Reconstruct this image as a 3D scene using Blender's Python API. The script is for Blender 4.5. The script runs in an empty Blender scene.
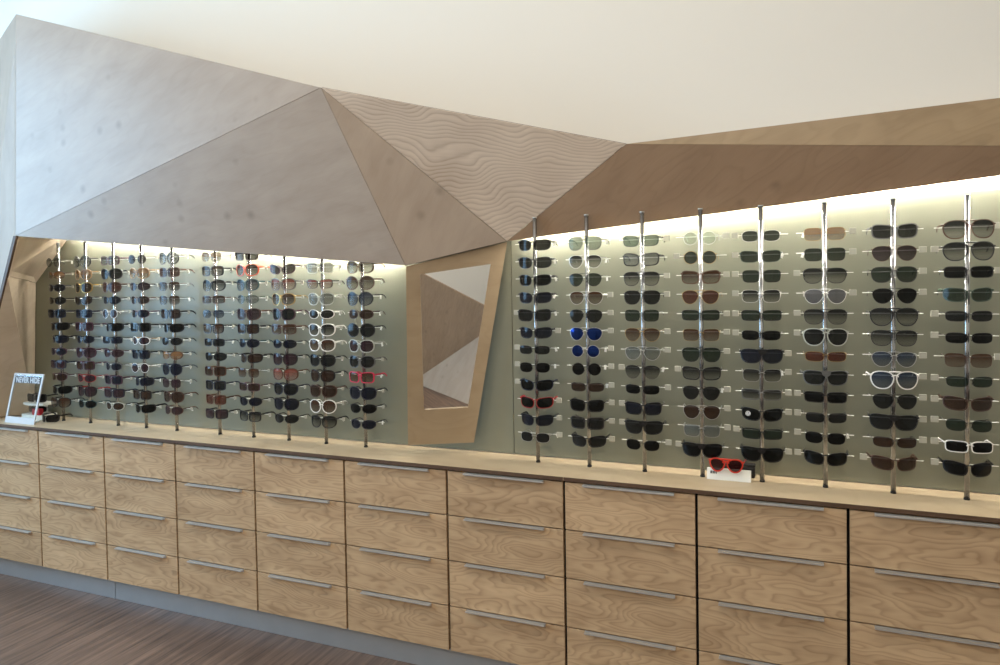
import bpy, bmesh, math, random
from mathutils import Vector, Matrix

random.seed(7)
S = bpy.context.scene
COL = S.collection
PI = math.pi
S.view_settings.view_transform = 'Standard'
S.view_settings.look = 'None'
S.view_settings.gamma = 1
S.view_settings.exposure = 0.0
S.view_settings.use_curve_mapping = False

# ------------------------------------------------------------------ materials
def srgb(r, g, b):
    f = lambda c: (c / 255 / 12.92) if c / 255 <= 0.04045 else ((c / 255 + 0.055) / 1.055) ** 2.4
    return (f(r), f(g), f(b), 1)

def mat(name):
    m = bpy.data.materials.new(name); m.use_nodes = True
    nt = m.node_tree
    return m, nt, nt.nodes['Principled BSDF']

def simple(name, col, rough=0.5, metal=0.0, spec=0.5, coat=0.0, noise=0.0):
    m, nt, b = mat(name)
    b.inputs['Roughness'].default_value = rough
    b.inputs['Metallic'].default_value = metal
    b.inputs['Specular IOR Level'].default_value = spec
    b.inputs['Coat Weight'].default_value = coat
    tc = nt.nodes.new('ShaderNodeTexCoord')
    n = nt.nodes.new('ShaderNodeTexNoise'); n.inputs['Scale'].default_value = 9
    n.inputs['Detail'].default_value = 4
    nt.links.new(tc.outputs['Object'], n.inputs['Vector'])
    mx = nt.nodes.new('ShaderNodeMix'); mx.data_type = 'RGBA'; mx.blend_type = 'MULTIPLY'
    mx.inputs[0].default_value = noise
    mx.inputs[6].default_value = col
    nt.links.new(n.outputs['Fac'], mx.inputs[7])
    nt.links.new(mx.outputs[2], b.inputs['Base Color'])
    return m

def wood(name, light, dark, rough=0.5, scale=1.0, rings=13.0, contrast=0.55, stretch=4.0, spots=0.0, lin=0.0):
    """rotary cut plywood face: grain runs along local X, figure in the X Z plane"""
    m, nt, b = mat(name); L = nt.links; N = nt.nodes
    b.inputs['Roughness'].default_value = rough
    b.inputs['Specular IOR Level'].default_value = 0.35
    tc = N.new('ShaderNodeTexCoord'); oi = N.new('ShaderNodeObjectInfo')
    mul = N.new('ShaderNodeVectorMath'); mul.operation = 'MULTIPLY_ADD'
    comb = N.new('ShaderNodeCombineXYZ')
    mm = N.new('ShaderNodeMath'); mm.operation = 'MULTIPLY'; mm.inputs[1].default_value = 37.0
    L.new(oi.outputs['Random'], mm.inputs[0])
    for i in range(3): L.new(mm.outputs[0], comb.inputs[i])
    mul.inputs[1].default_value = (scale, scale, scale * stretch)
    L.new(tc.outputs['Object'], mul.inputs[0]); L.new(comb.outputs[0], mul.inputs[2])
    n1 = N.new('ShaderNodeTexNoise'); n1.inputs['Scale'].default_value = 1.7
    n1.inputs['Detail'].default_value = 2.2; n1.inputs['Roughness'].default_value = 0.42
    L.new(mul.outputs[0], n1.inputs['Vector'])
    r = N.new('ShaderNodeMath'); r.operation = 'MULTIPLY'; r.inputs[1].default_value = rings
    L.new(n1.outputs['Fac'], r.inputs[0])
    if lin:
        sx = N.new('ShaderNodeSeparateXYZ'); L.new(tc.outputs['Object'], sx.inputs[0])
        la = N.new('ShaderNodeMath'); la.operation = 'MULTIPLY_ADD'; la.inputs[1].default_value = lin
        L.new(sx.outputs['Z'], la.inputs[0]); L.new(r.outputs[0], la.inputs[2]); r = la
    pp = N.new('ShaderNodeMath'); pp.operation = 'FRACT'; L.new(r.outputs[0], pp.inputs[0])
    ramp = N.new('ShaderNodeValToRGB'); ramp.color_ramp.interpolation = 'B_SPLINE'
    e = ramp.color_ramp.elements
    e[0].position = 0.0; e[0].color = (0.55, 0.55, 0.55, 1)
    e[1].position = 1.0; e[1].color = (0.6, 0.6, 0.6, 1)
    for pz, cz in ((.10, .30), (.22, .62), (.45, .78), (.70, .92), (.9, .9)):
        k = e.new(pz); k.color = (cz, cz, cz, 1)
    L.new(pp.outputs[0], ramp.inputs[0])
    # fibres and broad blotches
    f = N.new('ShaderNodeVectorMath'); f.operation = 'MULTIPLY'; f.inputs[1].default_value = (4, 4, 55)
    L.new(mul.outputs[0], f.inputs[0])
    n2 = N.new('ShaderNodeTexNoise'); n2.inputs['Scale'].default_value = 2.2; n2.inputs['Detail'].default_value = 3
    L.new(f.outputs[0], n2.inputs['Vector'])
    n3 = N.new('ShaderNodeTexNoise'); n3.inputs['Scale'].default_value = 2.6; n3.inputs['Detail'].default_value = 3
    L.new(mul.outputs[0], n3.inputs['Vector'])
    a = N.new('ShaderNodeMath'); a.operation = 'MULTIPLY_ADD'; a.inputs[1].default_value = contrast
    L.new(ramp.outputs['Color'], a.inputs[0])
    b2 = N.new('ShaderNodeMath'); b2.operation = 'MULTIPLY_ADD'; b2.inputs[1].default_value = 0.35; b2.inputs[2].default_value = -0.17
    L.new(n2.outputs['Fac'], b2.inputs[0])
    b3 = N.new('ShaderNodeMath'); b3.operation = 'MULTIPLY_ADD'; b3.inputs[1].default_value = 0.9
    L.new(n3.outputs['Fac'], b3.inputs[0]); L.new(b2.outputs[0], b3.inputs[2])
    off = N.new('ShaderNodeMath'); off.operation = 'ADD'; off.inputs[1].default_value = -0.45 + (0.5 - contrast * 0.7)
    L.new(b3.outputs[0], off.inputs[0]); L.new(off.outputs[0], a.inputs[2])
    mx = N.new('ShaderNodeMix'); mx.data_type = 'RGBA'; mx.clamp_factor = True
    mx.inputs[6].default_value = dark; mx.inputs[7].default_value = light
    L.new(a.outputs[0], mx.inputs[0])
    out = mx.outputs[2]
    if spots:
        vo = N.new('ShaderNodeTexVoronoi'); vo.inputs['Scale'].default_value = 6.0
        L.new(tc.outputs['Object'], vo.inputs['Vector'])
        rr = N.new('ShaderNodeMapRange'); rr.inputs[1].default_value = 0.03; rr.inputs[2].default_value = 0.16
        rr.inputs[3].default_value = 1 - spots; rr.inputs[4].default_value = 1.0
        L.new(vo.outputs['Distance'], rr.inputs[0])
        m2 = N.new('ShaderNodeMix'); m2.data_type = 'RGBA'; m2.blend_type = 'MULTIPLY'; m2.inputs[0].default_value = 1
        L.new(out, m2.inputs[6]); L.new(rr.outputs[0], m2.inputs[7]); out = m2.outputs[2]
    # a slight overall tone shift from panel to panel
    hs = N.new('ShaderNodeHueSaturation')
    mr = N.new('ShaderNodeMapRange'); mr.inputs[3].default_value = 0.94; mr.inputs[4].default_value = 1.06
    L.new(oi.outputs['Random'], mr.inputs[0]); L.new(mr.outputs[0], hs.inputs['Value'])
    L.new(out, hs.inputs['Color']); L.new(hs.outputs['Color'], b.inputs['Base Color'])
    return m

M_DRAWER = wood('birch_ply_drawer', srgb(208, 178, 141), srgb(146, 116, 86), rough=0.45, rings=17, contrast=0.66, stretch=3.6, scale=1.7)
M_CANOPY = wood('okoume_ply', srgb(178, 164, 150), srgb(148, 132, 118), rough=0.42, rings=7, contrast=0.17, stretch=2.6, scale=1.6, spots=0.26)
M_ZIGZAG = wood('figured_ply', srgb(222, 206, 188), srgb(170, 150, 132), rough=0.42, rings=22, contrast=0.8, stretch=1.2, scale=1.5, lin=50)
M_SHADED_BROWN = wood('shaded_brown_ply', srgb(158, 131, 105), srgb(128, 103, 80), rough=0.45, rings=10, contrast=0.35, stretch=3.0, scale=1.6, spots=0.2)  # darker tone carries the shade of facets that lean downward
M_TAN = wood('tan_ply', srgb(172, 148, 116), srgb(140, 117, 88), rough=0.45, rings=10, contrast=0.4, stretch=3.0, scale=1.4, spots=0.15)
M_TOP = wood('birch_worktop', srgb(188, 170, 141), srgb(158, 136, 106), rough=0.4, rings=9, contrast=0.3, stretch=1, scale=1.4)
M_FRAME = wood('mirror_frame_ply', srgb(164, 145, 118), srgb(138, 117, 91), rough=0.45, rings=9, contrast=0.3, stretch=2.2, scale=1.8, spots=0.2)
M_INNER = wood('niche_ply', srgb(208, 192, 170), srgb(178, 160, 138), rough=0.5, rings=8, contrast=0.3, stretch=2, scale=1.4)
M_EDGE = simple('ply_edge', srgb(92, 66, 46), 0.6, noise=0.4)
M_SEAM = simple('seam_wood', srgb(104, 86, 70), 0.7)
M_DARK = simple('dark_carcass', srgb(16, 13, 11), 0.9)
M_ALU = simple('brushed_aluminium', srgb(205, 204, 200), 0.4, 0.7)
M_CHROME = simple('chrome', srgb(178, 178, 177), 0.26, 0.95)
M_BLACK = simple('black_plastic', srgb(16, 16, 18), 0.4)
M_WHITEP = simple('white_plastic', srgb(236, 236, 228), 0.45)
M_WHITETAG = simple('white_tag', srgb(244, 244, 238), 0.5)
M_LOCK = simple('frosted_lock', srgb(196, 194, 180), 0.35); M_LOCK.node_tree.nodes['Principled BSDF'].inputs['Alpha'].default_value = .7
M_PLINTH = simple('plinth_metal', srgb(176, 180, 184), 0.42, 0.5, noise=0.15)
M_CREAM = simple('cream_paint', srgb(229, 224, 214), 0.75, noise=0.0)
M_WHITEWALL = simple('white_paint', srgb(240, 238, 228), 0.7)
M_CEIL = simple('ceiling_paint', srgb(244, 240, 230), 0.8)
M_GLASSWALL = simple('backpainted_glass', srgb(132, 132, 115), 0.36, 0.0, 0.35, coat=0.0, noise=0.12)
M_RED = simple('red_acetate', srgb(200, 52, 34), 0.3)
M_REDCARD = simple('red_card', srgb(170, 30, 40), 0.5)
M_INK = simple('grey_ink', srgb(70, 72, 76), 0.6)
M_GREY = simple('socket_grey', srgb(150, 140, 126), 0.5)

def floor_mat():
    m, nt, b = mat('oak_look_floor'); N = nt.nodes; L = nt.links
    b.inputs['Roughness'].default_value = 0.42
    tc = N.new('ShaderNodeTexCoord'); mp = N.new('ShaderNodeMapping')
    mp.inputs['Rotation'].default_value = (0, 0, PI / 2)
    L.new(tc.outputs['Object'], mp.inputs[0])
    br = N.new('ShaderNodeTexBrick'); br.offset = 0.37
    br.inputs['Scale'].default_value = 1; br.inputs['Brick Width'].default_value = 1.2
    br.inputs['Row Height'].default_value = 0.15; br.inputs['Mortar Size'].default_value = 0.0016
    br.inputs['Color1'].default_value = (0.25, 0.25, 0.25, 1); br.inputs['Color2'].default_value = (0.8, 0.8, 0.8, 1)
    br.inputs['Mortar'].default_value = (0.0, 0.0, 0.0, 1)
    L.new(mp.outputs[0], br.inputs['Vector'])
    st = N.new('ShaderNodeVectorMath'); st.operation = 'MULTIPLY_ADD'; st.inputs[1].default_value = (1.6, 34, 1)
    L.new(mp.outputs[0], st.inputs[0]); L.new(br.outputs['Color'], st.inputs[2])
    n = N.new('ShaderNodeTexNoise'); n.inputs['Scale'].default_value = 1.6; n.inputs['Detail'].default_value = 5
    n.inputs['Roughness'].default_value = 0.62
    L.new(st.outputs[0], n.inputs['Vector'])
    a = N.new('ShaderNodeMath'); a.operation = 'MULTIPLY_ADD'; a.inputs[1].default_value = 0.22
    L.new(br.outputs['Color'], a.inputs[0])
    s = N.new('ShaderNodeMath'); s.operation = 'MULTIPLY_ADD'; s.inputs[1].default_value = 1.7; s.inputs[2].default_value = -0.52
    L.new(n.outputs['Fac'], s.inputs[0]); L.new(s.outputs[0], a.inputs[2])
    mx = N.new('ShaderNodeMix'); mx.data_type = 'RGBA'; mx.clamp_factor = True
    mx.inputs[6].default_value = srgb(54, 40, 33); mx.inputs[7].default_value = srgb(138, 112, 95)
    L.new(a.outputs[0], mx.inputs[0]); L.new(mx.outputs[2], b.inputs['Base Color'])
    return m
M_FLOOR = floor_mat()

def mirror_mat():
    m, nt, b = mat('mirror_glass')
    b.inputs['Base Color'].default_value = (0.9, 0.9, 0.88, 1)
    b.inputs['Metallic'].default_value = 1; b.inputs['Roughness'].default_value = 0.01
    return m
M_MIRROR = mirror_mat()

def emit(name, col, s):
    m, nt, b = mat(name)
    b.inputs['Base Color'].default_value = (0.8, 0.8, 0.8, 1)
    b.inputs['Emission Color'].default_value = col; b.inputs['Emission Strength'].default_value = s
    return m
M_LED = emit('led_diffuser', (1.0, 0.96, 0.86, 1), 300.0)
M_LED_SOFT = emit('led_diffuser_soft', (1.0, 0.97, 0.87, 1), 210.0)

def clear(name, tint=(0.95, 0.97, 0.97, 1)):
    m, nt, b = mat(name); N = nt.nodes; L = nt.links
    t = N.new('ShaderNodeBsdfTransparent'); t.inputs[0].default_value = tint
    g = N.new('ShaderNodeBsdfGlossy'); g.inputs['Roughness'].default_value = 0.03
    mx = N.new('ShaderNodeMixShader'); mx.inputs[0].default_value = .05
    L.new(t.outputs[0], mx.inputs[1]); L.new(g.outputs[0], mx.inputs[2])
    L.new(mx.outputs[0], N['Material Output'].inputs[0])
    return m
M_ACRYLIC = clear('clear_acrylic')

# ------------------------------------------------------------------ mesh helpers
class MB:
    def __init__(s): s.v = []; s.f = []
    def box(s, x0, x1, y0, y1, z0, z1):
        b = len(s.v)
        s.v += [(x, y, z) for z in (z0, z1) for y in (y0, y1) for x in (x0, x1)]
        s.f += [tuple(b + i for i in q) for q in ((0, 2, 3, 1), (4, 5, 7, 6), (0, 1, 5, 4), (2, 6, 7, 3), (0, 4, 6, 2), (1, 3, 7, 5))]
        return s
    def prism(s, poly, off):
        """slab: polygon (3-D points) and the same polygon moved by off"""
        n = len(poly); b = len(s.v); off = Vector(off)
        s.v += [tuple(p) for p in poly] + [tuple(Vector(p) + off) for p in poly]
        s.f += [tuple(b + i for i in range(n)), tuple(b + n + i for i in reversed(range(n)))]
        for i in range(n):
            j = (i + 1) % n
            s.f.append((b + i, b + n + i, b + n + j, b + j))
        return s
    def tube(s, pts, r, n=8, rx=None, caps=True):
        """tube along points; r may be a list; rx: half-width list (a flattened section)"""
        b = len(s.v); pts = [Vector(p) for p in pts]; m = len(pts)
        r = r if isinstance(r, (list, tuple)) else [r] * m
        rx = rx if rx is not None else r
        rx = rx if isinstance(rx, (list, tuple)) else [rx] * m
        for i, p in enumerate(pts):
            d = (pts[min(i + 1, m - 1)] - pts[max(i - 1, 0)]).normalized()
            up = Vector((0, 0, 1)) if abs(d.z) < 0.95 else Vector((0, 1, 0))
            a = d.cross(up).normalized(); c = a.cross(d).normalized()
            for k in range(n):
                t = 2 * PI * k / n + PI / n
                s.v.append(tuple(p + a * (rx[i] * math.cos(t)) + c * (r[i] * math.sin(t))))
        for i in range(m - 1):
            for k in range(n):
                k2 = (k + 1) % n
                s.f.append((b + i * n + k, b + i * n + k2, b + (i + 1) * n + k2, b + (i + 1) * n + k))
        if caps:
            s.f.append(tuple(b + k for k in reversed(range(n))))
            s.f.append(tuple(b + (m - 1) * n + k for k in range(n)))
        return s
    def mesh(s, name, material=None, smooth=False, bevel=0.0):
        me = bpy.data.meshes.new(name); me.from_pydata(s.v, [], s.f)
        bm = bmesh.new(); bm.from_mesh(me)
        bmesh.ops.recalc_face_normals(bm, faces=bm.faces)
        if bevel:
            bmesh.ops.bevel(bm, geom=bm.edges[:], offset=bevel, segments=2, affect='EDGES', profile=0.5)
        bm.to_mesh(me); bm.free()
        if smooth:
            for p in me.polygons: p.use_smooth = True
        if material: me.materials.append(material)
        return me

def link(name, me, parent=None, loc=(0, 0, 0), rot=None):
    o = bpy.data.objects.new(name, me); COL.objects.link(o)
    o.location = loc
    if rot: o.rotation_euler = rot
    if parent: o.parent = parent
    return o

def part(name, mb, material, parent=None, loc=(0, 0, 0), smooth=False, bevel=0.0):
    return link(name, mb.mesh(name, material, smooth, bevel), parent, loc)

def thing(name, label, cat, loc=(0, 0, 0), group=None):
    o = bpy.data.objects.new(name, None); COL.objects.link(o); o.empty_display_size = 0.05
    o.location = loc; o['label'] = label; o['category'] = cat
    if group: o['group'] = group
    return o

def tag(o, label, cat, group=None):
    o['label'] = label; o['category'] = cat
    if group: o['group'] = group
    return o

def struct(name, mb, material, label=None, cat=None):
    o = part(name, mb, material); o['kind'] = 'structure'
    o['label'] = label; o['category'] = cat
    return o

# ------------------------------------------------------------------ camera
cam = bpy.data.cameras.new('camera'); co = bpy.data.objects.new('camera', cam); COL.objects.link(co)
cam.sensor_width = 36; cam.lens = 25.2; cam.clip_start = 0.02
fw, rt, up = Vector((-.37956, .92478, -.02670)), Vector((.92515, .37924, -.01637)), Vector((-.00502, -.0309, .99951))
up = rt.cross(fw)
cam.shift_x = -.00157; cam.shift_y = -.03189
CAM = Vector((0, -2.6561, 0.7316))
mw = Matrix((( rt.x, up.x, -fw.x, CAM.x), (rt.y, up.y, -fw.y, CAM.y), (rt.z, up.z, -fw.z, CAM.z), (0, 0, 0, 1)))
co.matrix_world = mw
S.camera = co

def raydir(u, v): return fw + rt * ((u - 501.57) / 700.0) + up * ((300.61 - v) / 700.0)
def onY(u, v, y):
    d = raydir(u, v); return CAM + d * ((y - CAM.y) / d.y)

# ------------------------------------------------------------------ room shell
FZ = -0.865            # floor
CZ = 3.05              # ceiling
YW = 0.10              # display wall face
XL, XR, YF = -5.2, 3.4, -6.2
struct('floor', MB().box(XL, XR, YF, YW + .15, FZ - .1, FZ), M_FLOOR, 'brown grey wood plank floor in front of the drawers', 'floor')
struct('ceiling', MB().box(XL, XR, YF, YW + .15, CZ, CZ + .1), M_CEIL, 'plain pale ceiling high over the shop', 'ceiling')
struct('wall_back', MB().box(XL, XR, YW, YW + .15, FZ, CZ), M_CREAM, 'smooth cream wall above the faceted timber canopy', 'wall')
struct('wall_right', MB().box(XR, XR + .1, YF, YW, FZ, CZ), M_CREAM, 'plain cream side wall at the far end of the counter', 'wall')
struct('wall_front', MB().box(XL, XR, YF - .1, YF, FZ, CZ), M_CREAM, 'cream wall facing the sunglasses display', 'wall')
WY0, WY1, WZ0, WZ1 = -2.7, -0.75, 0.2, 2.5
wl = MB()
wl.box(XL - .1, XL, YF, WY0, FZ, CZ); wl.box(XL - .1, XL, WY1, YW, FZ, CZ)
wl.box(XL - .1, XL, WY0, WY1, FZ, WZ0); wl.box(XL - .1, XL, WY0, WY1, WZ1, CZ)
struct('wall_left', wl, M_CREAM, 'cream wall holding the daylight window', 'wall')
wf = MB()
for y in (WY0, (WY0 + WY1) / 2, WY1 - .05): wf.box(XL - .09, XL - .02, y, y + .05, WZ0, WZ1)
for z in (WZ0, WZ1 - .05): wf.box(XL - .088, XL - .022, WY0, WY1, z, z + .05)
struct('window_1', wf, M_WHITEP, 'white framed daylight window beside the counter end', 'window')

# ------------------------------------------------------------------ canopy of faceted plywood
A = onY(16, 14, -.28); A2 = onY(15.5, 236, -.28); G = onY(405.5, 265.7, -.12)
H = onY(507, 241.3, .032); B = onY(321, 87.5, -.30); Cc = onY(626, 144, -.045)
F = onY(1000, 175.8, .032); D = onY(1000, 100, .09)
_n = (Cc - H).cross(F - H); _d = raydir(1000, 146); E_ = CAM + _d * (_n.dot(H - CAM) / _n.dot(_d))
ext = lambda p, q, k: p + (q - p) * k
_k = 0.
while ext(Cc, E_, 1 + _k).z > H.z + (F.z - H.z) * (ext(Cc, E_, 1 + _k).x - H.x) / (F.x - H.x): _k += .002
F2 = ext(Cc, E_, 1 + _k)                                # where the two long folds meet, past the frame
D2 = ext(Cc, D, 1 + _k * .97); D2.y = 0.094
A2b = onY(-30, 410, -.164); A2b.z = .004                    # foot of the end panel on the counter
WT = Vector((-4.45, .094, 2.10)); WB = Vector((-4.35, .094, .004))
canopy = thing('faceted_canopy', 'faceted plywood canopy folded along the wall above the sunglasses display', 'canopy', (-1.6, .09, .80))

def facet(name, poly, grain_deg, material, thick=0.008, inset=0.0011, parent=canopy, flip=None, backing=True, label=None):
    poly = [Vector(p) for p in poly]
    c = sum(poly, Vector()) / len(poly)
    n = Vector()
    for i in range(len(poly)):
        n += (poly[i] - c).cross(poly[(i + 1) % len(poly)] - c)
    n.normalize()
    if n.dot(CAM - c) < 0: n = -n
    if flip: n = -n
    xh = (Vector((1, 0, 0)) - n * n.x)
    if xh.length < 0.3: xh = Vector((0, 1, 0)) - n * n.y
    xh.normalize(); zh = xh.cross(n)
    if zh.z < 0: zh = -zh
    a = math.radians(grain_deg)
    gx = xh * math.cos(a) + zh * math.sin(a); gy = -n; gz = gx.cross(gy)
    R = Matrix((gx, gy, gz))                      # world -> local
    loc = [R @ (p - c) for p in poly]
    # inset towards the inside so a fine dark joint shows between neighbours
    k = len(loc); ins = []
    area = sum(loc[i].x * loc[(i + 1) % k].z - loc[(i + 1) % k].x * loc[i].z for i in range(k))
    for i in range(k):
        p0, p1, p2 = loc[i - 1], loc[i], loc[(i + 1) % k]
        d1 = Vector((p1.x - p0.x, p1.z - p0.z)).normalized(); d2 = Vector((p2.x - p1.x, p2.z - p1.z)).normalized()
        s = 1 if area > 0 else -1
        n1 = Vector((-d1.y, d1.x)) * s; n2 = Vector((-d2.y, d2.x)) * s
        q = (n1 + n2); den = max(0.25, 1 + n1.dot(n2)); q = q / den * inset
        ins.append(Vector((p1.x + q.x, p1.y, p1.z + q.y)))
    me = MB().prism(ins, (0, thick, 0)).mesh(name, material)
    o = bpy.data.objects.new(name, me); COL.objects.link(o)
    o.matrix_world = Matrix.Translation(c) @ R.transposed().to_4x4()
    if parent:
        mwold = o.matrix_world.copy(); o.parent = parent
        o.matrix_parent_inverse = Matrix.Translation(parent.location).inverted()
    if label: o['label'] = label
    return o, n

polys = [([A, A2, B], 20, M_CANOPY, None),
         ([A2, G, B], 12, M_CANOPY, None),
         ([B, G, H], 62, M_CANOPY, None),
         ([B, H, Cc], -8, M_ZIGZAG, 'panel with bold zigzag grain'),
         ([H, F2, Cc], 38, M_SHADED_BROWN, 'brown panel with shade in its colour'),
         ([Cc, F2, D2], 24, M_TAN, None),
         ([A, WT, WB, A2b, A2], 80, M_CANOPY, None)]
back = MB()
for p, g, m_, lb in polys:
    o, n = facet('panel', p, g, m_, label=lb)
    back.prism([Vector(q) - n * .0078 for q in p], -n * .002)
# closing top, seen only from above
sb = Vector((0, .012, -.012))
for tri in ((A + sb, B + sb, Vector((B.x, .094, B.z)) + sb * .0, Vector((A.x, .094, A.z - .03))), (B + sb, Cc + sb, Vector((Cc.x, .094, Cc.z - .02)), Vector((B.x, .094, B.z))), (A + sb, WT + sb * .1, Vector((A.x, .094, A.z - .03)))):
    back.prism(tri, (0, 0, -.006))
part('backing', back, M_SEAM, canopy, -Vector(canopy.location))

# niche end: inner facing of the end panel
Q = onY(36, 283, .086); T = onY(70, 236, .086); W0 = Vector((Q.x - .05, .086, .004))
Rr = A2.lerp(A2b, 0.2)
off = Vector((.012, 0, 0))
end_low, _ = facet('lining', [Rr + off, Q, W0, A2b + off], 75, M_INNER, thick=.01)
end_up, _ = facet('lining', [A2 + off, T, Q, Rr + off], 30, M_INNER, thick=.01)
edge = MB().prism([A2 + Vector((-.008, -.006, 0)), A2 + Vector((.014, -.006, 0)), A2b + Vector((.014, -.006, 0)), A2b + Vector((-.008, -.006, 0))], (0, .012, 0))
part('edge_strip', edge, M_EDGE, canopy, -Vector(canopy.location))

# ------------------------------------------------------------------ glass wall panels
XE = 1.15
gp = thing('wall_panel', 'wide grey green glass wall panel behind the poles left of the mirror', 'panel', (-2.6, .095, .004))
part('glass_sheet', MB().box(-4.118 + 2.6, -1.0815 + 2.6, -.006, .004, 0, 1.004), M_GLASSWALL, gp)
gp = thing('wall_panel', 'grey green glass wall panel behind the chrome poles right of the mirror', 'panel', (.27, .095, .004))
part('glass_sheet', MB().box(-1.0785 - .27, XE - .27, -.006, .004, 0, 1.004), M_GLASSWALL, gp)

# LED strips: real lamps tucked behind the lower edge of the canopy
def led(p, q, label, m_=M_LED):
    t = thing('light_strip', label, 'light', p)
    d = Vector(q) - Vector(p)
    body = MB().prism([(0, -.0080, -.0062), (0, .0072, .0036), (0, .0072, .012), (0, -.0100, .012), (0, -.0115, -.0095), (0, -.0085, -.0095)], d)
    part('housing', body, M_ALU, t)
    lens = MB().prism([(0, -.0070, -.0085), (0, .0085, .0012), (0, .0070, .0030), (0, -.0075, -.0065)], d)
    part('diffuser', lens, m_, t)
    return t
led((-3.70, .060, 1.075), (-1.60, .060, .875), 'slim warm light strip tucked behind the canopy left of the mirror', M_LED_SOFT)
led(H + Vector((.06, .042, .045)), F2 + Vector((-.03, .042, .045)), 'slim warm light strip tucked behind the canopy right of the mirror')

# ------------------------------------------------------------------ mirror
mG = Vector((0, 0, 0))
def onplane(u, v, P0, n):
    d = raydir(u, v)
    t = n.dot(P0 - CAM) / n.dot(d)
    return CAM + d * t
n_m = Vector((.4031, -.9136, -.0542)).normalized(); P0 = onY(406, 266, -.115)
outer = [onplane(u, v, P0, n_m) for u, v in ((406, 266.4), (507.2, 242), (474, 442.5), (408, 445))]
inner = [onplane(u, v, P0, n_m) for u, v in ((420, 274.5), (490.7, 264), (468, 407.5), (423.6, 410))]
mir = thing('wall_mirror', 'tapered plywood framed mirror hanging between the two groups of poles', 'mirror', tuple(outer[3]))
base = outer[3]
fr = MB()
v = [p - base for p in outer] + [p - base for p in inner]
v += [p - n_m * .02 for p in v]
fr.v = [tuple(p) for p in v]
for i in range(4):
    j = (i + 1) % 4
    fr.f += [(i, j, 4 + j, 4 + i), (8 + i, 12 + i, 12 + j, 8 + j), (i, 8 + i, 8 + j, j), (4 + i, 4 + j, 12 + j, 12 + i)]
part('frame', fr, M_FRAME, mir)
big = [p + (p - sum(inner, Vector()) / 4) * .02 - base - n_m * .011 for p in inner]
part('mirror_glass', MB().prism(big, -n_m * .004), M_MIRROR, mir)
part('back_board', MB().prism([p + (sum(outer, Vector()) / 4 - p) * .03 - base - n_m * .0205 for p in outer], -n_m * .006), M_EDGE, mir)

# ------------------------------------------------------------------ counter
YFR = -0.1692
TOP = 0.0
seams = [-4.175 + .4845 * i for i in range(12)]
seams[:11] = [-4.185, -3.6997, -3.2078, -2.7264, -2.2466, -1.7611, -1.2712, -.7819, -.3011, .1738, .654]
seams[11] = 1.138
zl = [-.0185, -.1994, -.3827, -.5679, -.7521]
CX0 = -4.37
# countertop: one long board
t = thing('worktop', 'long pale birch worktop running over all the drawer cabinets', 'worktop', (-1.5, -.05, -.013))
part('board', MB().box(CX0 + 1.5, XE + 1.5, YFR - .004 + .05, YW - .006 + .05, 0, .013), M_TOP, t)
eb = MB()
for x0, x1 in ((CX0, -.7831), (-.7805, XE)): eb.box(x0 + 1.5, x1 + 1.5, YFR - .006 + .05, YFR - .004 + .05, -.001, .0125)
part('edge_band', eb, M_EDGE, t)

ordn = ['first', 'second', 'third', 'fourth', 'fifth', 'sixth', 'seventh', 'eighth', 'ninth', 'tenth', 'eleventh', 'twelfth']
W = .4845; g = .0048
def drawer_meshes(w, h):
    f = MB().box(-w / 2 + g, w / 2 - g, 0, .018, -h / 2 + g * .5, h / 2 - g * .5).mesh('front', M_DRAWER, bevel=.0008)
    box = MB()
    bw = w / 2 - .03; bh = h / 2 - .02
    box.box(-bw, bw, .019, .026, -bh, bh).box(-bw, -bw + .01, .026, .24, -bh, bh).box(bw - .01, bw, .026, .24, -bh, bh)
    box.box(-bw, bw, .23, .24, -bh, bh).box(-bw, bw, .026, .24, -bh, -bh + .008)
    bx = box.mesh('drawer_box', M_DARK)
    return f, bx
hw = .165
hm = MB().box(-hw, hw, -.017, .004, -.0012, .0012).box(-hw, hw, -.018, -.0165, -.0036, .0012).box(-hw, hw, -.002, .0005, -.010, .0015).mesh('handle', M_ALU)
for c in range(11):
    x0, x1 = seams[c], seams[c + 1]; w = x1 - x0; xc = (x0 + x1) / 2
    if c == 0: lab = 'plywood drawer cabinet cut by the frame, under the small white sign'
    elif c == 9: lab = 'four drawer plywood cabinet at the right edge of the photo'
    elif c == 10: lab = 'four drawer plywood cabinet beyond the right edge of the photo'
    else: lab = 'plywood cabinet of four drawers with slim bar handles, %s from the counter\'s left end' % ordn[c]
    cab = thing('drawer_cabinet', lab, 'cabinet', (xc, -.05, -.755), 'four drawer cabinets under the worktop')
    cy = -.05; cz = -.755
    car = MB()
    yb0, yb1 = YFR + .0205 - cy, YW - .012 - cy
    zt, zb = -.0145 - cz, -.752 - cz
    car.box(-w / 2 + .0005, -w / 2 + .014, yb0, yb1, zb, zt).box(w / 2 - .014, w / 2 - .0005, yb0, yb1, zb, zt)
    car.box(-w / 2 + .014, w / 2 - .014, yb1 - .008, yb1, zb, zt).box(-w / 2 + .014, w / 2 - .014, yb0, yb1, zb, zb + .012)
    car.box(-w / 2 + .014, w / 2 - .014, yb0, yb1, zt - .010, zt)
    for z in zl[1:4]: car.box(-w / 2 + .014, w / 2 - .014, yb0, yb0 + .02, z - cz - .006, z - cz + .006)
    part('carcass', car, M_DARK, cab)
    for r in range(4):
        h = zl[r] - zl[r + 1]; zc = (zl[r] + zl[r + 1]) / 2
        fme, bme = drawer_meshes(w, h)
        dr = link('drawer', fme, cab, (0, YFR - cy, zc - cz))
        link('drawer_box', bme, dr)
        link('handle', hm, dr, (0, 0, h / 2 - g * .5 + .0005 - .0015))

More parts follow.
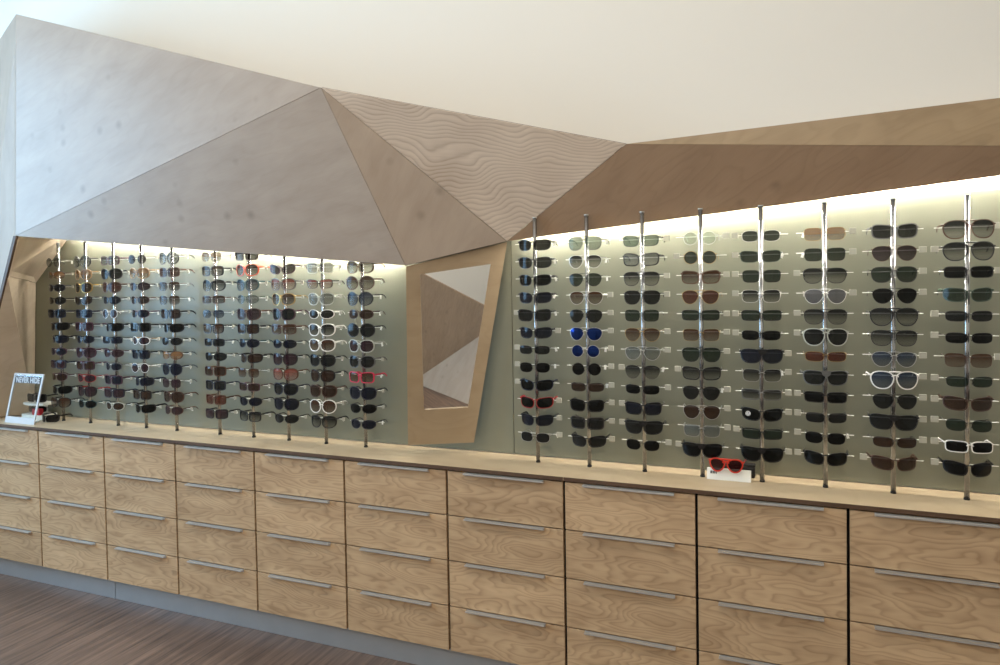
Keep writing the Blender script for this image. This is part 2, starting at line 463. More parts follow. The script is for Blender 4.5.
for x0, x1, lab in ((-4.185, -3.212, 'short grey metal plinth under the drawers at the left corner'), (-3.209, XE, 'long grey metal plinth running under most of the drawers')):
    t = thing('plinth', lab, 'plinth', ((x0 + x1) / 2, -.122, FZ))
    part('board', MB().box((x0 - x1) / 2, (x1 - x0) / 2, -.005, .010, 0, .104), M_PLINTH, t, bevel=.001)

# ------------------------------------------------------------------ sunglasses
# shape: centre offset, half width, half height, exponent, taper, lift, flat top, rim, depth, wrap, bridge z, double bridge, temple half height, temple thickness
SH = {
 'aviator':   dict(cx=.0330, a=.0272, b=.0225, n=2.25, drop=.34, lift=0.0, flat=.72, rim=.0011, d=.0012, wrap=3.0, bz=.35, dbl=1, th=.0011, metal=1),
 'navigator': dict(cx=.0335, a=.0280, b=.0225, n=2.7, drop=.26, lift=0.0, flat=.75, rim=.0018, d=.002, wrap=3.0, bz=.45, dbl=1, th=.0018, metal=1),
 'bigaviator':dict(cx=.0345, a=.0290, b=.0245, n=2.4, drop=.28, lift=0.0, flat=.78, rim=.0030, d=.004, wrap=4.0, bz=.45, dbl=1, th=.0030, metal=0),
 'wayfarer':  dict(cx=.0335, a=.0265, b=.0190, n=3.4, drop=.10, lift=.10, flat=.85, rim=.0034, d=.004, wrap=2.2, bz=.45, dbl=0, th=.0034, metal=0),
 'browline':  dict(cx=.0335, a=.0275, b=.0165, n=3.4, drop=.12, lift=.08, flat=.80, rim=.0020, d=.003, wrap=2.2, bz=.55, dbl=0, th=.0028, metal=0),
 'rect':      dict(cx=.0330, a=.0272, b=.0150, n=4.2, drop=.05, lift=.02, flat=1.0, rim=.0022, d=.003, wrap=3.0, bz=.35, dbl=0, th=.0025, metal=0),
 'slim':      dict(cx=.0325, a=.0268, b=.0140, n=3.2, drop=.06, lift=.02, flat=.95, rim=.0010, d=.0012, wrap=3.4, bz=.30, dbl=0, th=.0012, metal=1),
 'wrap':      dict(cx=.0335, a=.0275, b=.0155, n=3.0, drop=.08, lift=.10, flat=.80, rim=.0026, d=.004, wrap=7.0, bz=.50, dbl=0, th=.0048, metal=0),
 'round':     dict(cx=.0300, a=.0225, b=.0205, n=2.0, drop=.00, lift=0.0, flat=1.0, rim=.0011, d=.0012, wrap=1.5, bz=.30, dbl=0, th=.0011, metal=1),
 'oval':      dict(cx=.0325, a=.0270, b=.0170, n=2.2, drop=.05, lift=.04, flat=1.0, rim=.0020, d=.003, wrap=4.5, bz=.30, dbl=0, th=.0026, metal=0),
 'rimless':   dict(cx=.0325, a=.0265, b=.0185, n=3.6, drop=.10, lift=.02, flat=.85, rim=.0005, d=.0006, wrap=2.4, bz=.35, dbl=0, th=.0011, metal=1),
 'rimoval':   dict(cx=.0325, a=.0255, b=.0165, n=2.7, drop=.06, lift=.02, flat=.95, rim=.0007, d=.0008, wrap=2.4, bz=.35, dbl=0, th=.0011, metal=1),
 'square':    dict(cx=.0335, a=.0265, b=.0190, n=4.2, drop=.06, lift=.04, flat=.95, rim=.0034, d=.004, wrap=3.0, bz=.40, dbl=0, th=.0040, metal=0),
 'oversize':  dict(cx=.0340, a=.0285, b=.0235, n=2.5, drop=.06, lift=.05, flat=.92, rim=.0032, d=.004, wrap=4.0, bz=.30, dbl=0, th=.0036, metal=0),
 'biground':  dict(cx=.0345, a=.0285, b=.0260, n=2.1, drop=.00, lift=.03, flat=.95, rim=.0028, d=.004, wrap=3.0, bz=.25, dbl=0, th=.0030, metal=0),
 'cateye':    dict(cx=.0335, a=.0275, b=.0185, n=2.6, drop=.10, lift=.26, flat=.85, rim=.0032, d=.004, wrap=3.0, bz=.40, dbl=0, th=.0032, metal=0),
 'shield':    dict(cx=.0335, a=.0305, b=.0215, n=2.9, drop=.20, lift=.02, flat=.72, rim=.0026, d=.004, wrap=5.5, bz=.62, dbl=2, th=.0042, metal=0),
}
WORD = {'aviator': 'aviator', 'navigator': 'navigator', 'bigaviator': 'chunky-aviator', 'wayfarer': 'angular', 'browline': 'browline', 'rect': 'rectangular', 'slim': 'slim-rimmed', 'wrap': 'wraparound',
        'round': 'small-round', 'oval': 'oval', 'rimless': 'rimless', 'rimoval': 'rimless-oval', 'square': 'square', 'oversize': 'oversized', 'biground': 'big-round', 'cateye': 'cat-eye', 'shield': 'shield'}

SH['redpair'] = dict(cx=.0285, a=.0222, b=.0215, n=2.15, drop=.36, lift=0.02, flat=.74, rim=.0045, d=.005, wrap=3.0, bz=.45, dbl=1, th=.0036, metal=0)
WORD['redpair'] = 'aviator'
for p_ in SH.values(): p_['cx'] *= 1.07; p_['a'] *= 1.075; p_['b'] *= 1.13
for k_ in ('aviator', 'navigator', 'bigaviator', 'shield', 'rimless', 'browline'): SH[k_]['b'] *= 1.13
SH['wrap']['b'] *= 1.2
for k_ in ('wayfarer', 'rimoval', 'slim', 'wrap'): SH[k_]['b'] *= 1.06

def outline(p, side, grow=0.0, n=28):
    pts = []
    a, b = p['a'] + grow, p['b'] + grow
    for k in range(n):
        t = 2 * PI * k / n
        c, s = math.cos(t), math.sin(t)
        x = a * math.copysign(abs(c) ** (2 / p['n']), c)
        z = b * math.copysign(abs(s) ** (2 / p['n']), s)
        zf = z / b
        if z > 0: z *= p['flat']
        x *= 1 + p['drop'] * .55 * (zf if zf < 0 else zf * .35)     # narrower towards the bottom
        x += -p['drop'] * (-zf if zf < 0 else 0) * a * -.10
        z += p['lift'] * x * (1 if zf > -.2 else .5)
        X = side * (p['cx'] + x)
        pts.append((X, z))
    return pts
def bend(p, x): return p['wrap'] * x * x * (1 if abs(x) < .05 else 1)

YG = -.034        # glasses front, in front of the rod
def build_shape(kind):
    p = SH[kind]
    fr = MB()
    for side in (-1, 1):
        o = outline(p, side, p['rim']); i = outline(p, side, -.0004)
        n = len(o); b = len(fr.v)
        for y in (0, p['d']):
            for (x, z) in o: fr.v.append((x, YG + bend(p, x) + y, z))
            for (x, z) in i: fr.v.append((x, YG + bend(p, x) + y, z))
        for k in range(n):
            j = (k + 1) % n
            fr.f += [(b + k, b + j, b + n + j, b + n + k), (b + 2 * n + k, b + 3 * n + k, b + 3 * n + j, b + 2 * n + j),
                     (b + k, b + 2 * n + k, b + 2 * n + j, b + j), (b + n + k, b + n + j, b + 3 * n + j, b + 3 * n + k)]
    gap = p['cx'] - p['a'] + .004
    zb = p['bz'] * p['b'] * p['flat']
    r = max(.0012, p['rim'] * .75); m = p['d'] / 2
    arch = [(-gap, YG + m, zb - .002), (-gap * .5, YG + m - .001, zb + .0012), (0, YG + m - .001, zb + .002), (gap * .5, YG + m - .001, zb + .0012), (gap, YG + m, zb - .002)]
    fr.tube(arch, r, 6)
    if p['dbl'] == 1:
        zt = p['b'] * p['flat'] - .0005
        fr.tube([(-gap - .008, YG + m + .0003, zt), (0, YG + m - .0006, zt + .0012), (gap + .008, YG + m + .0003, zt)], max(.0011, p['rim'] * .8), 6)
    if p['dbl'] == 2:      # shield: a deep brow piece bridges both lenses
        zt = p['b'] * p['flat']
        fr.prism([(-.016, YG + .0004, zt + .001), (.016, YG + .0004, zt + .001), (.012, YG + .0004, zt * .35), (.004, YG + .0004, zt * .05), (-.004, YG + .0004, zt * .05), (-.012, YG + .0004, zt * .35)], (0, .003, 0))
    if p['metal']:
        for side in (-1, 1):   # nose pads
            x = side * (gap - .001)
            fr.tube([(x, YG + .001, -.002), (x * .75, YG + .006, -.004), (x * .7, YG + .0065, -.009)], [.0006, .0012, .0014], 5)
    # end pieces
    zh = p['b'] * p['flat'] * .52 + p['lift'] * p['a']
    xo = p['cx'] + p['a'] + p['rim']
    for side in (-1, 1):
        x1 = side * (xo - .003); x2 = side * (xo + .0015)
        y1 = YG + bend(p, x1) + m
        fr.tube([(x1, y1, zh), (x2, y1 + .002, zh), (x2, y1 + .006, zh)], max(.0012, p['th'] * .8), 6)
    frame = fr.mesh('frame_' + kind, None, smooth=False)
    lenses = []
    for side in (-1, 1):
        lm = MB(); o = outline(p, side, .0002)
        cxx = side * p['cx']; n = len(o)
        for s_, f in enumerate((1.0, .55)):
            for (x, z) in o:
                X = cxx + (x - cxx) * f
                lm.v.append((X - cxx, bend(p, X) + p['d'] * .3 - (1 - f) * .0022, z * f))
        lm.v.append((0, bend(p, cxx) + p['d'] * .3 - .0016, 0))
        for k in range(n):
            j = (k + 1) % n
            lm.f += [(k, j, n + j, n + k), (n + k, n + j, 2 * n)]
        lenses.append((lm.mesh('lens_' + kind, None, smooth=True), cxx))
    temples = []
    th = p['th']; tx = min(th * .45, .0018) if not p['metal'] else th
    for side in (-1, 1):
        x2 = side * (xo + .0015); y1 = YG + bend(p, x2) + m + .006
        ln = .077 - y1
        tm = MB()
        pts = [(0, 0, 0), (side * .001, ln * .35, 0), (side * .0005, ln * .68, -.0004), (0, ln * .82, -.004), (-side * .001, ln * .94, -.011), (-side * .0015, ln, -.017)]
        tm.tube(pts, [th, th * .9, th * .8, max(th * .8, .0014), max(th * .85, .0016), max(th * .6, .0012)], 6, rx=[tx, tx, tx, max(tx, .001), max(tx, .001), .001])
        temples.append((tm.mesh('temple_' + kind, None), (x2, y1, zh)))
    return dict(p=p, frame=frame, lenses=lenses, temples=temples, zh=zh, xo=xo)
SHAPES = {k: build_shape(k) for k in SH}
for d in SHAPES.values():
    for me in [d['frame']] + [l[0] for l in d['lenses']] + [t_[0] for t_ in d['temples']]:
        me.materials.append(None)

# frame colours
FC = {
 'black': (simple('acetate_black', srgb(14, 14, 16), .28), 'black'),
 'gun': (simple('metal_gunmetal', srgb(70, 68, 66), .35, .8), 'gunmetal'),
 'silver': (simple('metal_silver', srgb(190, 190, 188), .28, .9), 'silver'),
 'gold': (simple('metal_gold', srgb(158, 132, 84), .3, .8), 'gold'),
 'tort': (simple('acetate_tortoise', srgb(92, 56, 30), .3, noise=.8), 'tortoiseshell'),
 'brown': (simple('acetate_brown', srgb(66, 40, 28), .3), 'brown'),
 'white': (simple('acetate_white', srgb(235, 232, 226), .35), 'white'),
 'red': (simple('acetate_crimson', srgb(150, 24, 24), .3), 'red'),
 'orange': (simple('acetate_orange', srgb(206, 76, 42), .3), 'orange'),
 'pink': (simple('acetate_pink', srgb(204, 40, 78), .3), 'pink'),
 'grey': (simple('acetate_grey', srgb(92, 92, 90), .35), 'grey'),
 'clear': (simple('acetate_pale_grey', srgb(176, 178, 168), .3), 'pale-grey'),
 'teal': (simple('acetate_teal', srgb(34, 66, 70), .3), 'teal'),
 'plum': (simple('acetate_plum', srgb(64, 30, 44), .3), 'plum'),
 'navy': (simple('acetate_navy', srgb(20, 24, 42), .3), 'navy'),
 'beige': (simple('acetate_beige', srgb(150, 122, 86), .35), 'beige'),
 'greenf': (simple('acetate_dark_green', srgb(40, 58, 44), .3), 'dark-green'),
}
def lens_mat(name, col, a_top, a_bot, metal=0.0, rough=.07):
    m, nt, b = mat(name); N = nt.nodes; L = nt.links
    b.inputs['Base Color'].default_value = col
    b.inputs['Roughness'].default_value = rough; b.inputs['Metallic'].default_value = metal
    b.inputs['Specular IOR Level'].default_value = .12
    tc = N.new('ShaderNodeTexCoord'); sp = N.new('ShaderNodeSeparateXYZ'); L.new(tc.outputs['Object'], sp.inputs[0])
    mr = N.new('ShaderNodeMapRange'); mr.inputs[1].default_value = -.018; mr.inputs[2].default_value = .012
    mr.inputs[3].default_value = a_bot; mr.inputs[4].default_value = a_top
    L.new(sp.outputs['Z'], mr.inputs[0]); L.new(mr.outputs[0], b.inputs['Alpha'])
    return m
LC = {
 'dark': (lens_mat('lens_black', srgb(9, 10, 11), .985, .97), 'black'),
 'dgrey': (lens_mat('lens_dark_grey', srgb(18, 19, 21), .96, .93), 'dark'),
 'ggrad': (lens_mat('lens_grey_fade', srgb(21, 22, 24), .96, .5), 'grey'),
 'lgrey': (lens_mat('lens_pale_grey', srgb(76, 83, 83), .8, .55), 'pale-grey'),
 'brown': (lens_mat('lens_brown', srgb(42, 25, 18), .95, .9), 'brown'),
 'bgrad': (lens_mat('lens_brown_fade', srgb(62, 40, 27), .95, .62), 'faded-brown'),
 'lbrown': (lens_mat('lens_light_brown', srgb(124, 88, 56), .88, .62), 'light-brown'),
 'green': (lens_mat('lens_green', srgb(17, 31, 23), .93, .88), 'green'),
 'lgreen': (lens_mat('lens_light_green', srgb(54, 92, 68), .82, .74), 'light-green'),
 'pgreen': (lens_mat('lens_pale_green', srgb(102, 149, 102), .45, .35), 'pale-green'),
 'blue': (lens_mat('lens_blue_mirror', srgb(14, 38, 92), .98, .98, .75, .12), 'mirror-blue'),
 'bluegrad': (lens_mat('lens_blue_fade', srgb(28, 43, 62), .93, .6), 'blue'),
 'plum': (lens_mat('lens_plum', srgb(42, 23, 31), .95, .86), 'plum'),
 'rose': (lens_mat('lens_rose_fade', srgb(118, 58, 48), .88, .4), 'rose'),
 'redb': (lens_mat('lens_red_brown', srgb(68, 27, 17), .93, .86), 'red-brown'),
 'deepred': (lens_mat('lens_deep_red', srgb(40, 9, 10), .96, .92), 'deep-red'),
 'mirr': (lens_mat('lens_silver_mirror', srgb(102, 103, 107), .95, .9, .7, .12), 'mirrored'),
 'navy': (lens_mat('lens_navy', srgb(14, 18, 31), .97, .93), 'navy'),
}
TAGM = MB().box(-.0045, .0045, -.0006, .0006, -.017, 0).mesh('price_tag', M_WHITETAG)
rng = random.Random(11)

def set_mat(o, m):
    o.material_slots[0].link = 'OBJECT'; o.material_slots[0].material = m

def make_pair(kind, fc, lc, loc, rz, label, group, tagside='', temple_c=None):
    d = SHAPES[kind]
    t = thing('sunglasses', label, 'sunglasses', loc, group)
    t.rotation_euler = (0, 0, rz)
    o = link('frame', d['frame'], t); set_mat(o, FC[fc][0])
    for me, cx in d['lenses']:
        l = link('lens', me, t, (cx, YG, 0)); set_mat(l, LC[lc][0])
    tm = FC[temple_c or fc][0]
    for me, p in d['temples']:
        q = link('temple', me, t, p); set_mat(q, tm)
    if tagside:
        s = 1 if tagside == 'R' else -1
        link('price_tag', TAGM, t, (s * (d['xo'] + .0038), .034, d['zh'] - .003), (0, rng.uniform(-.5, .5), rng.uniform(-.4, .4)))
    return t

# columns: x, visible rows from the first index; rows: (shape, frame, lens, block side, tag side)
def rows(txt):
    out = []
    for ln in txt.strip().split('\n'):
        a = ln.split()
        out.append((a[0], a[1], a[2], a[3].replace('-', ''), a[4].replace('-', ''), a[5] if len(a) > 5 else None))
    return out
CAT = [
rows('''round black lgrey - R
oval brown lbrown R -
oval navy navy R -
oval black dgrey - R
square navy navy - -
wrap black dark R -
wrap black navy R -
oval plum navy R -
square navy plum - R
oval plum brown R -
wrap black dark R -
oversize black bgrad R R'''),
rows('''biground black lgrey R R
oversize beige lbrown R -
oversize gold brown R -
cateye black brown R -
square navy navy R -
square plum plum R -
oval navy navy R -
oversize plum plum R -
square plum brown R -
oval red plum R -
oversize black plum R - red
oval teal dark R -'''),
rows('''square plum lgrey - R
oversize black dgrey R R
oversize brown redb R -
oval black navy R -
round white plum R -
wrap black dark R R
rect black navy - R
oval plum plum R -
oval grey navy R -
square plum navy R -
square navy plum R -
oval clear brown R - black'''),
rows('''round brown brown R -
oversize beige lbrown R R
oval black plum R -
oval brown brown R -
oval plum navy - R
square black dark - R
oval white plum R - beige
square black navy R -
round white plum R -
wrap navy navy - R
square black brown R -
wrap black dark R -'''),
rows('''biground black lgrey R R
square brown redb R R
rimless brown bgrad R -
rimless black bgrad - R
square black brown R -
wrap black dark R -
oval grey dgrey R - black
oval tort lbrown R - black
biground navy navy R R
rimless brown plum R R
oversize brown brown R -
oval brown plum R R'''),
rows('''rimless tort lbrown R R
square black bgrad R R
oversize black ggrad R -
rect brown bgrad R R
rimoval navy bluegrad R R
wayfarer black bgrad R R
rect navy dgrey - R
oval black dgrey R -
square tort brown R -
square navy dgrey R -
square tort redb R R
square black plum R R'''),
rows('''square brown brown R -
oversize orange bgrad R -
oversize teal bluegrad R R
oval greenf lgrey R R
oversize brown plum - R
square black brown R -
oval navy navy R - teal
wrap black brown R -
rimless grey bgrad R -
rect plum brown R R
oval black navy R -
square black ggrad R R'''),
rows('''cateye plum plum R -
oversize grey rose R R
oversize gold bgrad R -
oversize plum dgrey R R
square brown bgrad R R
oval black navy R -
oversize black plum R -
oversize tort rose R -
oversize navy dgrey R R
oversize black navy R -
oval black dgrey R -'''),
rows('''square clear lgrey R R
browline black rose R R
oversize clear lgrey R -
oval white dgrey R R
oversize white ggrad R R
oversize white bgrad R -
oversize black dgrey R R
oversize black brown R R
oversize brown brown R -
biground white bgrad R -
oversize black ggrad R R'''),
rows('''oversize tort bgrad - -
biground brown bgrad - R
biground black bluegrad - R
oval brown brown R R
biground black dgrey - R
oversize clear plum - R
oversize grey dgrey R -
square pink bgrad - R
oversize navy navy R -
oval black dark R -
oval navy navy - R'''),
rows('''wrap black dark - R
wrap black dgrey - R
wrap black dark - R
wrap gun navy - R
wayfarer black dgrey L R
wrap black navy R -
slim gun dgrey L R
rimoval gun dark L R
wrap navy dark L -
wrap red dark R -
wrap black navy R -
rimoval silver dgrey R R'''),
rows('''navigator gun lgreen - R black
aviator silver ggrad - R
aviator black green - R
aviator silver bgrad R -
aviator black dgrey R -
aviator silver blue R -
round silver blue R R
round black dark R R
slim gun brown R R
wayfarer black dark R -
square gun dgrey R R
wrap black dgrey R -'''),
rows('''browline black lgreen R -
wayfarer black lgrey - -
navigator black ggrad R -
navigator black dgrey R -
rimless black green - -
aviator gold bgrad R -
aviator silver lgrey R -
aviator gun ggrad L R
slim black dark R -
wayfarer black navy L -
shield black dgrey L -
rimoval gun dark R -'''),
rows('''round silver pgreen R -
round gold green L -
wayfarer tort bgrad R -
aviator gold redb - -
rect black green R -
rimless gold bgrad R -
navigator black green R -
wayfarer black ggrad L -
aviator gun dgrey R R
aviator silver brown R -
rimless silver lgrey R -
shield black dark L -'''),
rows('''rimoval silver green L -
browline greenf green L R
rimless gun green L -
rimless white ggrad L -
rect black green L -
slim black dark L -
shield black navy R -
rimless silver ggrad R R
rect grey ggrad R -
wrap black dark R -
rect black green L -
shield black dark R R'''),
rows('''rimless gold lbrown R L
rimless gun green R L
navigator black ggrad L -
aviator white mirr R -
navigator gun ggrad L -
bigaviator clear dgrey L - black
slim gold redb - -
shield grey dgrey - -
rect black dark L -
slim gun dgrey L -
rimoval gun dark L R
wrap black dark L -'''),
rows('''wayfarer grey dgrey - -
aviator tort plum R -
navigator gun green R -
aviator black dark R -
bigaviator black ggrad - -
navigator black ggrad - -
aviator silver bluegrad R -
bigaviator white bluegrad R -
aviator gun dgrey R -
shield black dgrey R -
slim gun brown R -
wrap brown brown L -'''),
rows('''bigaviator tort ggrad R -
bigaviator black ggrad L -
rect black dark R -
wrap greenf green - -
slim gun dgrey L -
slim black dark L -
rimless brown bgrad R -
slim black green L -
wrap brown brown L -
rimoval gun green L -
rect white dark L -
wrap black dark L -'''),
]
PX = [-3.7329, -3.5191, -3.3095, -3.1049, -2.8918, -2.6073, -2.3957, -2.1855, -1.9738, -1.76, -.9415, -.7277, -.5112, -.2979, -.0909, .1149, .322, .5319]
Z0 = .1084; DZ = .07
ROD = None
rodm = MB(); rodm.tube([(0, 0, .006), (0, 0, .500), (0, 0, .985)], .0080, 20); ROD = rodm.mesh('rod', M_CHROME, True)
for pl in ROD.polygons:
    if len(pl.vertices) > 4: pl.use_smooth = False
CAPM = MB().tube([(0, 0, .985), (0, 0, .9885)], .0092, 20).mesh('end_cap', M_ALU)
FOOT = MB().tube([(0, 0, 0), (0, 0, .006)], .0090, 20).mesh('foot', M_BLACK)
PEG = MB().tube([(-.090, .0, 0), (.090, .0, 0)], .0014, 8).mesh('peg', M_WHITEP)
BLKS = MB().box(-.006, .006, -.004, .002, -.007, .008).mesh('lock_block', M_LOCK, bevel=.001)
BLK = MB().box(-.011, .011, -.005, .003, -.009, .011).mesh('lock_block', M_LOCK, bevel=.001)
label_count = {}
all_labels = []
for c, x in enumerate(PX):
    if c < 10: pn = '%s pole left of mirror' % ordn[9 - c] if 9 - c else 'nearest pole left of mirror'
    else: pn = '%s pole right of mirror' % ordn[c - 10] if c - 10 else 'nearest pole right of mirror'
    nrow = len(CAT[c])
    plab = 'chrome display pole with %s rows of sunglasses, %s' % ('eleven' if nrow == 11 else 'twelve', pn.replace(' pole', ' one'))
    pole = thing('display_pole', plab, 'display pole', (x, 0, .0), 'chrome sunglasses poles along the counter')
    link('rod', ROD, pole); link('end_cap', CAPM, pole); link('foot', FOOT, pole)
    for i, (kind, fc, lc, blk, tg, tc_) in enumerate(CAT[c]):
        row = 12 - nrow + i
        z = Z0 + DZ * (11 - row)
        d = SHAPES[kind]
        pegz = z + d['zh'] - max(d['p']['th'], .0012) - .0032
        pg = link('peg', PEG, pole, (0, .014, pegz))
        if blk:
            link('lock_block', BLKS if c < 10 else BLK, pg, ((.088 if blk == 'R' else -.088), 0, 0))
        lab = '%s %s sunglasses with %s lenses, %s down on the %s' % (FC[fc][1], WORD[kind], LC[lc][1], ordn[i], pn)
        rz = rng.uniform(-.09, .09)
        make_pair(kind, fc, lc, (x, 0, z), rz, lab, 'sunglasses on the chrome poles', tg, tc_)
        if c == 14 and i == 9:
            last = COL.objects[-1]

# round white sticker on one lens
# (belongs to the lens of the tenth pair on the fifth pole right of the mirror)
def find_pair(txt):
    for o in COL.objects:
        if o.get('label', '').find(txt) >= 0: return o
pr = find_pair('tenth down on the fifth pole right of mirror')
stk = MB().tube([(0, -.0012, 0), (0, 0, 0)], .0085, 24).mesh('sticker', M_WHITETAG)
so = link('sticker', stk, pr, (-.0455, YG + .012 - .0075, 0.001)); so['label'] = 'round white sticker on the lens'
ring = MB()
for k in range(20):
    a0, a1 = 2 * PI * k / 20, 2 * PI * (k + 1) / 20
    ring.prism([(.0068 * math.cos(a0), -.0014, .0068 * math.sin(a0)), (.0068 * math.cos(a1), -.0014, .0068 * math.sin(a1)), (.0055 * math.cos(a1), -.0014, .0055 * math.sin(a1)), (.0055 * math.cos(a0), -.0014, .0055 * math.sin(a0))], (0, .0004, 0))
ring.box(-.0012, .0012, -.0014, -.001, -.0035, .0035); ring.box(.0005, .0028, -.0014, -.001, .0010, .0033)
link('printed_mark', ring.mesh('printed_mark', simple('sticker_ink', srgb(40, 52, 96), .5)), so)

# ------------------------------------------------------------------ red pair on its white stand
st = thing('display_stand', 'small white wedge stand lying under the red sunglasses on the worktop', 'stand', (-.202, -.005, 0))
wedge = MB().prism([(-.078, -.022, 0), (-.078, .018, 0), (-.078, .010, .036), (-.078, -.012, .040)], (.152, 0, 0))
part('body', wedge, M_WHITEP, st, bevel=.001)
mk = MB()
for k, (xx, w_) in enumerate(((-.066, .006), (-.058, .004), (-.052, .0035), (-.046, .003))): mk.prism([(xx, -.0195, .022), (xx + w_, -.0195, .022), (xx + w_, -.0165, .031), (xx, -.0165, .031)], (0, -.0006, 0))
part('print', mk, M_INK, st)
rp = thing('sunglasses', 'bright red aviator sunglasses resting on the small white wedge stand', 'sunglasses', (-.2105, -.012, .0625), None)
d = SHAPES['redpair']
o = link('frame', d['frame'], rp); set_mat(o, M_RED)
for me, cx in d['lenses']:
    l = link('lens', me, rp, (cx, YG, 0)); set_mat(l, LC['deepred'][0])
for me, p in d['temples']:
    q = link('temple', me, rp, p); set_mat(q, M_RED)
rp.rotation_euler = (0, 0, -.04)
cs = thing('glasses_case', 'black glasses case standing behind the small white stand', 'case', (-.172, .048, 0))
part('body', MB().box(-.055, .055, -.016, .016, 0, .040), M_BLACK, cs, bevel=.005)
part('lid', MB().box(-.056, .056, -.017, .017, .0402, .050), M_BLACK, cs, bevel=.004)

# ------------------------------------------------------------------ small sign and its neighbours at the left end of the counter
sg = thing('counter_sign', 'white framed clear sign reading NEVER HIDE on the worktop', 'sign', (-3.902, -.135, 0))
sw, sh_ = .120, .272
lean = lambda z: z * .10
def slat(x0, x1, z0, z1, y0=0.0, th=.006, sk=.056):
    # leaned back, and skewed a little like a parallelogram
    f = lambda x, z: (x + sk * z / sh_ , y0 + lean(z), z)
    return [f(x0, z0), f(x1, z0), f(x1, z1), f(x0, z1)], (0, th, 0)
fb = MB()
for a_ in ((-sw, sw, .0, .034), (-sw, sw, sh_ - .010, sh_), (-sw, -sw + .012, .034, sh_ - .01), (sw - .012, sw, .034, sh_ - .01)):
    fb.prism(*slat(*a_))
M_SIGN = simple('sign_white', srgb(196, 198, 200), .5)
part('frame', fb, M_SIGN, sg)
part('clear_pane', MB().prism(*slat(-sw + .012, sw - .012, .034, sh_ - .01, .002, .002)), M_ACRYLIC, sg)
part('banner', MB().prism(*slat(-sw + .016, sw - .016, sh_ - .052, sh_ - .016, .0008, .001)), M_INK, sg)
part('foot', MB().box(-.06, .06, .006, .075, 0, .006), M_WHITEP, sg, bevel=.001)
cu = bpy.data.curves.new('lettering', 'FONT'); cu.body = 'NEVER HIDE'; cu.align_x = 'CENTER'; cu.size = .042; cu.extrude = .0004
cu.space_character = 1.05; cu.offset = .0012
cu.materials.append(M_SIGN)
tmp = bpy.data.objects.new('lettering_curve', cu)
lme = bpy.data.meshes.new_from_object(tmp); bpy.data.objects.remove(tmp)
lo = bpy.data.objects.new('lettering', lme); COL.objects.link(lo); lo.parent = sg
lo.location = (.050, lean(sh_ - .047) - .001, sh_ - .049); lo.rotation_euler = (PI / 2 - .1, 0, 0); lo.scale = (.80, 1, 1)

# two tier stand with three black pairs behind the sign
ts = thing('tiered_stand', 'low white two tier stand behind the NEVER HIDE sign', 'stand', (-3.962, .020, 0))
def curved(z, h, w, y0, y1, bow):
    n = 10; poly = []
    for k in range(n + 1):
        t = -1 + 2 * k / n
        poly.append((w * t, y0 - bow * (1 - t * t), z))
    poly += [(w, y1, z), (-w, y1, z)]
    return poly, (0, 0, h)
part('base', MB().prism(*curved(0, .026, .085, -.045, .045, .014)), M_WHITEP, ts)
part('shelf', MB().prism(*curved(.078, .012, .082, -.035, .045, .016)), M_WHITEP, ts)
part('post', MB().box(-.010, .010, .034, .044, .026, .078), M_WHITEP, ts)
rb = tag(part('red_box', MB().box(-.03, .03, -.012, .012, 0, .034), M_REDCARD, None, (-3.917, -.020, .0262), bevel=.001), 'small red card box on the lower tier behind the NEVER HIDE sign', 'box')
for k, (dx, dy, z, kind, lab) in enumerate(((.028, .014, .044, 'slim', 'black sunglasses on the lower tier of the white stand behind the sign'),
                                            (.028, .012, .108, 'square', 'black sunglasses on the upper tier of the white stand behind the sign'))):
    make_pair(kind, 'black', 'dark', (-3.990 + dx, .014 + dy, z + .009), .12, lab, 'dark pairs behind the sign')
fo = make_pair('wrap', 'black', 'dark', (-3.792, -.030, .0215), .0, 'black sunglasses lying on the worktop just right of the NEVER HIDE sign', 'dark pairs behind the sign')

# wall socket on the niche end
sk = thing('wall_socket', 'small dark socket with pale plate low on the timber end panel above the sign', 'socket', (-4.005, -.02, .21))
fdir = (Q - Rr); fdir.z = 0; fdir.normalize(); nrm = Vector((-fdir.y, fdir.x, 0))
if nrm.dot(CAM - Vector(sk.location)) < 0: nrm = -nrm
pos_on = W0.lerp(A2b, .30); pos_on = pos_on.lerp(Q.lerp(Rr, .30), .30)
sk.location = pos_on + nrm * .012
sk.rotation_euler = (0, 0, math.atan2(fdir.y, fdir.x))
part('plate', MB().box(-.035, .045, -.004, .0, -.022, .022), M_GREY, sk, bevel=.001)
part('outlet', MB().box(-.030, -.004, -.014, -.0042, -.024, .024), M_BLACK, sk, bevel=.001)

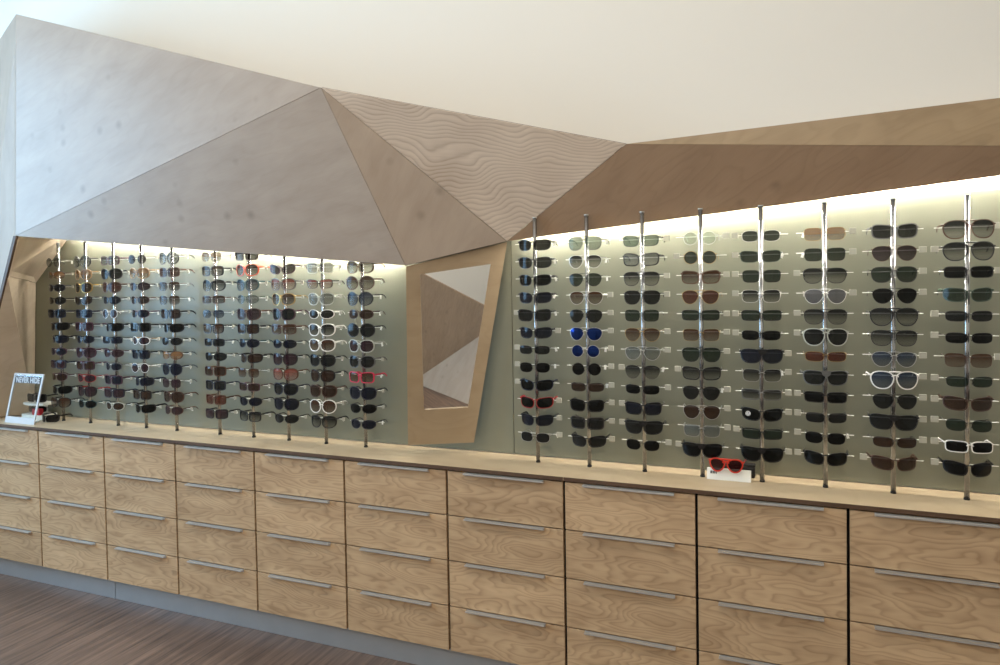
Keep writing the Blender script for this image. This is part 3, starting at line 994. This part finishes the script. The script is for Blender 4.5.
# ------------------------------------------------------------------ faceted desk across the shop, seen in the mirror
def refl(u, v, yy):
    q = onplane(u, v, P0 - n_m * .011, n_m); dd = (q - CAM); dd = dd - n_m * (2 * dd.dot(n_m))
    return q + dd * ((yy - q.y) / dd.y)
def refl_floor(u, v):
    q = onplane(u, v, P0 - n_m * .011, n_m); dd = (q - CAM); dd = dd - n_m * (2 * dd.dot(n_m))
    return q + dd * ((FZ + .001 - q.z) / dd.z)
d1, d2 = refl_floor(424, 386.6), refl_floor(467, 404)
b2, b1 = refl(423.3, 374.3, d1.y - .12), refl(478, 337, d2.y - .30)
c1, c2 = refl(423.5, 274, d1.y - .02), refl(484, 305.4, d2.y - .20)
def widen(p, q, k=.5): return p + (p - q) * k, q + (q - p) * k
d1, d2 = widen(d1, d2, .12); b2, b1 = widen(b2, b1, .12); c1, c2 = widen(c1, c2, .12)
desk = thing('reception_desk', 'angular plywood desk across the shop, showing in the mirror', 'desk', tuple((d1 + d2) / 2))
def toface(name, poly, m_, g_):
    return facet(name, poly, g_, m_, thick=.02, parent=desk)
toface('lower_panel', [d1, d2, b1, b2], M_CANOPY, 10)
toface('upper_panel', [b2, b1, c2, c1], M_SHADED_BROWN, 70)

# ------------------------------------------------------------------ light
w = bpy.data.worlds.new('world'); S.world = w; w.use_nodes = True
bg = w.node_tree.nodes['Background']; bg.inputs[0].default_value = (.62, .80, 1.0, 1); bg.inputs[1].default_value = 1.0

def area(name, loc, target, sx, sy, power, col, spread=180):
    l = bpy.data.lights.new(name, 'AREA'); l.shape = 'RECTANGLE'; l.size = sx; l.size_y = sy
    l.energy = power; l.color = col; l.spread = math.radians(spread)
    o = bpy.data.objects.new(name, l); COL.objects.link(o); o.location = loc
    o.rotation_euler = (Vector(target) - Vector(loc)).to_track_quat('-Z', 'Y').to_euler()
    return o
area('window_daylight', (XL - .14, (WY0 + WY1) / 2, (WZ0 + WZ1) / 2), (0, (WY0 + WY1) / 2, .9), 1.85, 2.2, 150, (.36, .67, 1.0))
area('added_ceiling_light', (-1.7, -1.5, CZ - .03), (-1.7, -1.1, 0), 5.0, .3, 57, (1.0, .94, .85))  # unseen line light, added to wash the wall above the canopy
for x in (-3.0, .2):
    area('added_ceiling_light', (x, -4.9, CZ - .03), (x, -4.9, 0), .5, .5, 66, (1.0, .88, .73))  # unseen fill lights, added to brighten the rear wall in the mirror
